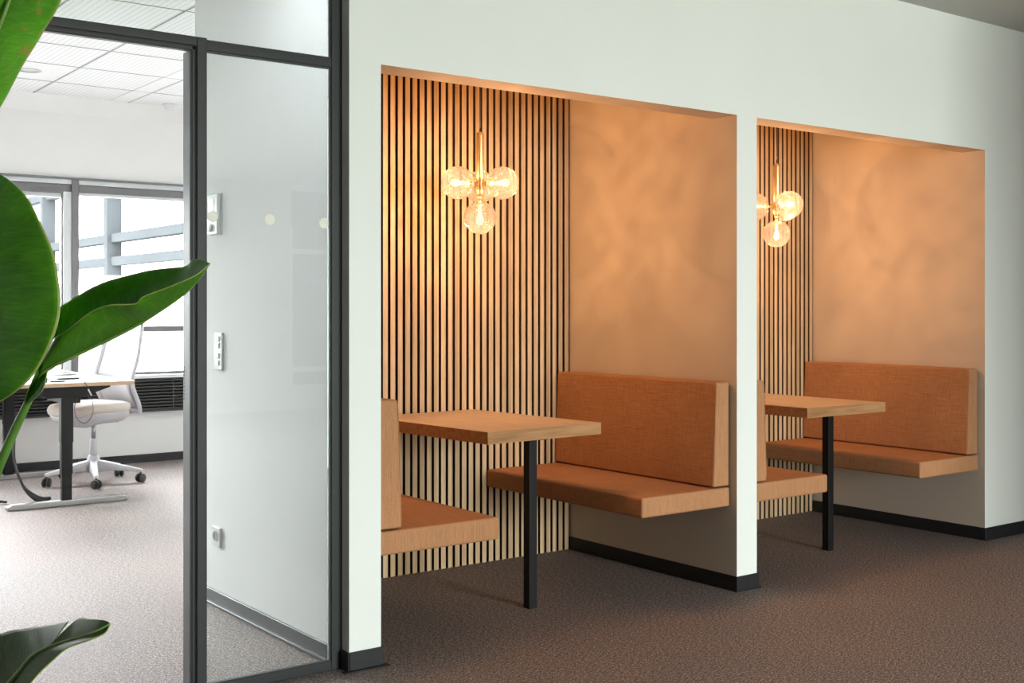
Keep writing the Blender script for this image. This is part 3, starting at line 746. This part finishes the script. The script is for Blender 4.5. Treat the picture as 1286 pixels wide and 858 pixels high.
# ------------------------------------------------------------------ plant at the left edge: blades lofted between a midrib and an edge
PD = 1.9
pl_base = at(-150, 500, 2.05); pl_base.z = 0
plant = thing('strelitzia_plant', 'broad leaved green plant reaching in from the left edge of the photo', 'plant', pl_base)
def loc(u, v, d): return at(u, v, d) - pl_base
def blade(mid, edge, n=40, m=12, sag=0.0, sagdir=None):
    A = spline([loc(*p) for p in mid], n); B = spline([loc(*p) for p in edge], n)
    rows, uvs = [], []
    for i in range(n):
        r, q = [], []
        for j in range(m + 1):
            k = j / m; p = A[i].lerp(B[i], k)
            ln = (B[i] - A[i]).length
            p += (sagdir or -FWD) * (sag * ln * math.sin(PI * k) + .0016 * math.sin(i * .9 + j * .22) * min(1, ln * 8))
            r.append(p); q.append((i / (n - 1), k))
        rows.append(r); uvs.append(q)
    return rows, uvs
def leaf(halves, mid, mat, petiole, r0=.004, r1=.008):
    mb = MB()
    for h_ in halves: mb.grid(*blade(*h_[:2], sag=h_[2]))
    lf = mb.build('leaf', mat, plant, smooth=True, solid=.0014)
    A = spline([loc(*p) for p in mid], 24)
    MB().tube([p - FWD * .0015 for p in A], [r1 * .6 + (r0 * .3 - r1 * .6) * i / 23 for i in range(24)], 8).build('midrib', M['rib'], lf, smooth=True)
    Pt = spline(petiole, 24)
    MB().tube(Pt, [r1 * 1.5 + (r1 * .65 - r1 * 1.5) * i / 23 for i in range(24)], 10).build('petiole', M['stem'], lf, smooth=True)
    return lf
crown = Vector((0, 0, .42))
# big round leaf, left edge of the frame
mid = [(-52, 528, 1.80), (-42, 440, 1.77), (-30, 340, 1.76), (-18, 265, 1.79), (-8, 214, 1.83)]
er = [(-52, 528, 1.80), (20, 492, 1.73), (72, 405, 1.70), (73, 345, 1.71), (52, 284, 1.74), (22, 236, 1.79), (-8, 214, 1.83)]
er = [(-52, 528, 1.80), (2, 504, 1.74), (40, 473, 1.71), (69, 420, 1.70), (75.5, 375, 1.70), (70, 330, 1.71), (55, 288, 1.73), (36, 251, 1.76), (18, 231, 1.79), (-8, 214, 1.83)]
el = [(-52, 528, 1.80), (-110, 470, 1.86), (-150, 390, 1.90), (-140, 310, 1.92), (-90, 250, 1.90), (-8, 214, 1.83)]
leaf([(mid, er, .05), (mid, el, .05)], mid, M['leaf'], [crown + Vector((0, 0, -.3)), crown + Vector((.01, -.02, .1)), loc(-70, 640, 1.9), loc(-52, 528, 1.80)])
# leaf at the top left corner
mid = [(-48, 215, 1.72), (-30, 120, 1.66), (5, 20, 1.62), (50, -90, 1.62), (95, -190, 1.66)]
er = [(-48, 215, 1.72), (-8, 150, 1.68), (14, 110, 1.65), (35, 72, 1.63), (55, 40, 1.62), (77, 0, 1.60), (100, -60, 1.60), (112, -130, 1.62), (95, -190, 1.66)]
el = [(-48, 215, 1.72), (-110, 120, 1.70), (-110, 10, 1.68), (-50, -110, 1.66), (95, -190, 1.66)]
leaf([(mid, er, .06), (mid, el, .06)], mid, M['leaf_pale'], [crown + Vector((.02, .02, -.3)), crown + Vector((.03, .0, .1)), loc(-90, 420, 1.85), loc(-48, 215, 1.72)])
# folded spear leaf pointing right
mid = [(47, 482, 1.90), (60, 463.5, 1.88), (115, 437, 1.86), (170, 409.5, 1.84), (192, 397, 1.83), (222, 377, 1.82), (244, 358, 1.81), (264, 331, 1.80)]
back = [(47, 482, 1.90), (66, 400, 1.93), (90, 376.5, 1.94), (128, 355.5, 1.93), (180, 341, 1.91), (212, 336.5, 1.89), (234, 334, 1.87), (241, 326.5, 1.85), (252, 326, 1.83), (264, 331, 1.80)]
front = [(47, 482, 1.90), (66, 430, 1.84), (80, 418, 1.81), (97, 405, 1.79), (115, 391, 1.78), (138, 383, 1.77), (169, 381.5, 1.77), (180, 372.5, 1.77), (218, 358, 1.77), (246, 345.5, 1.78), (264, 331, 1.80)]
sh = [(30, 511, 1.92), (38, 497, 1.91), (47, 482, 1.90), (60, 463.5, 1.88)]
sl = [(30, 511, 1.92), (33, 496, 1.90), (44, 470, 1.88), (60, 436, 1.87)]
sr = [(30, 511, 1.92), (45, 500, 1.89), (55, 487, 1.87), (60, 463.5, 1.88)]
lf3 = leaf([(mid, back, -.12), (mid, front, .10), (sh, sl, .1), (sh, sr, .1)], mid, M['leaf'], [crown + Vector((.03, -.03, -.3)), crown + Vector((.05, -.03, .08)), loc(-20, 640, 2.0), loc(10, 560, 1.95), loc(32, 512, 1.92), loc(47, 482, 1.90)], .003, .0075)
# low dark leaf, bottom left, with a torn edge
mid = [(-45, 920, 1.62), (20, 850, 1.58), (40, 826, 1.57), (64, 812, 1.56), (92, 803, 1.55), (118, 794, 1.54), (139, 783, 1.54)]
up1 = [(-45, 920, 1.62), (-30, 810, 1.68), (5, 795, 1.68), (30, 790, 1.67), (51, 787, 1.65), (70, 784, 1.63), (86, 780.5, 1.61)]
md1 = [(-45, 920, 1.62), (0, 872, 1.595), (20, 850, 1.58), (34, 832, 1.572), (50, 820, 1.566), (60, 814, 1.562), (66, 808, 1.56)]
up2 = [(66, 808, 1.56), (80, 793, 1.58), (98, 777.5, 1.60), (112, 777.5, 1.58), (125, 778.5, 1.56), (133, 780, 1.55), (139, 783, 1.54)]
md2 = [(66, 808, 1.56), (78, 807.5, 1.557), (92, 803, 1.55), (106, 798.5, 1.545), (118, 794, 1.54), (130, 789, 1.54), (139, 783, 1.54)]
low = [(-45, 920, 1.62), (10, 905, 1.55), (38, 859, 1.52), (67, 829, 1.52), (86, 813.5, 1.52), (112, 804.5, 1.52), (132, 795.5, 1.53), (139, 783, 1.54)]
leaf([(md1, up1, .03), (md2, up2, .02), (mid, low, .03)], mid, M['leaf_dark'], [crown + Vector((.03, -.05, -.3)), crown + Vector((.05, -.1, .0)), loc(-110, 1000, 1.75), loc(-45, 920, 1.62)])
# planter, out of the frame below
MB().lathe([(0, .0), (.15, .0), (.165, .01), (.20, .34), (.21, .36), (.195, .36), (.185, .345), (.18, .30), (0, .30)], 40).build('planter', M['pot'], plant, smooth=True)
MB().lathe([(.181, .303), (.12, .318), (.05, .325), (0, .327)], 32).build('soil', M['soil'], plant, smooth=True)
MB().tube([(0, 0, .30), (.005, -.005, .42), (.015, -.01, .52)], [.035, .03, .018], 12).build('crown_stem', M['stem'], plant, smooth=True)

# ------------------------------------------------------------------ outside the office window
ext = thing('neighbour_building', 'pale overexposed building with grey gutters outside the office window', 'building', (9., 24., -6.))
MB().box(-3.0, 8, -12, 22, 0, 12).build('side_wing', M['facade'], ext)
f = MB()
for z in (7.9, 8.25, 9.15, 9.45): f.box(-3.16, -3.0, -11, 22, z, z + .13)
f.build('gutter', M['facade_grey'], ext)
for y in (-9.5, -6, -2.5, 2, 7, 13): MB().box(-3.22, -3.0, y, y + .16, 7.75, 9.7).build('bracket', M['facade_grey'], ext)
MB().box(-26, 8, 24, 28, 0, 11).build('rear_wing', M['facade'], ext)
tag(MB().box(-60, 60, YW + .3, 90, -6.2, -6.).build('outside_ground', M['pavement']), kind='structure')
f = MB(); f.box(-.045, .045, -.045, .045, -6, 6)
tag(f.build('outdoor_post', M['facade_grey'], loc=(4.55, 15.5, 0)), 'slim pale grey post standing outside the right office window', 'post')

# ------------------------------------------------------------------ daylight
wl = bpy.data.worlds.new('overcast_sky'); S.world = wl; wl.use_nodes = True
nt = wl.node_tree; nt.nodes.clear()
tc = nt.nodes.new('ShaderNodeTexCoord'); sx = nt.nodes.new('ShaderNodeSeparateXYZ'); L(nt, tc.outputs['Generated'], sx.inputs[0])
sky = ramp(nt, math_n(nt, 'ADD', math_n(nt, 'MULTIPLY', sx.outputs[2], .5), .5), [(.0, (.45, .45, .43)), (.49, (.62, .63, .61)), (.53, (.95, .96, .965)), (1., (.92, .955, 1.))])
bg = N(nt, 'ShaderNodeBackground', Strength=66.); L(nt, sky, bg.inputs['Color'])
o = nt.nodes.new('ShaderNodeOutputWorld'); L(nt, bg.outputs[0], o.inputs['Surface'])
def portal(name, c, sx_, sz_, rot):
    li = bpy.data.lights.new(name, 'AREA'); li.shape = 'RECTANGLE'; li.size = sx_; li.size_y = sz_; li.cycles.is_portal = True
    lo = bpy.data.objects.new(name, li); COL.objects.link(lo); lo.location = c; lo.rotation_euler = rot
portal('office_window_portal', ((WO0 + WO1) / 2, YW + .12, (.7 + 2.268) / 2), WO1 - WO0, 1.568, (-PI / 2, 0, 0))
portal('corridor_window_portal', ((WX0 + WX1) / 2, YB - .15, (WZ0 + WZ1) / 2), WX1 - WX0, WZ1 - WZ0, (PI / 2, 0, 0))

# ------------------------------------------------------------------ camera and colour management
cam = bpy.data.cameras.new('camera'); co = bpy.data.objects.new('camera', cam); COL.objects.link(co)
co.location = (0, 0, CH); co.rotation_euler = (PI / 2, 0, YAW - PI / 2)
cam.sensor_width = 36.; cam.lens = FPX / 1286 * 36; cam.shift_y = -(429 - HY) / 1286; cam.clip_start = .05
S.camera = co
vs = S.view_settings; S.display_settings.display_device = 'sRGB'
vs.view_transform = 'Standard'; vs.look = 'None'; vs.gamma = 1.; vs.exposure = 0.; vs.use_curve_mapping = False
cy = S.cycles
cy.use_denoising = True; cy.max_bounces = 10; cy.diffuse_bounces = 6; cy.glossy_bounces = 4; cy.transparent_max_bounces = 24
cy.sample_clamp_indirect = 6.; cy.caustics_reflective = False; cy.caustics_refractive = False
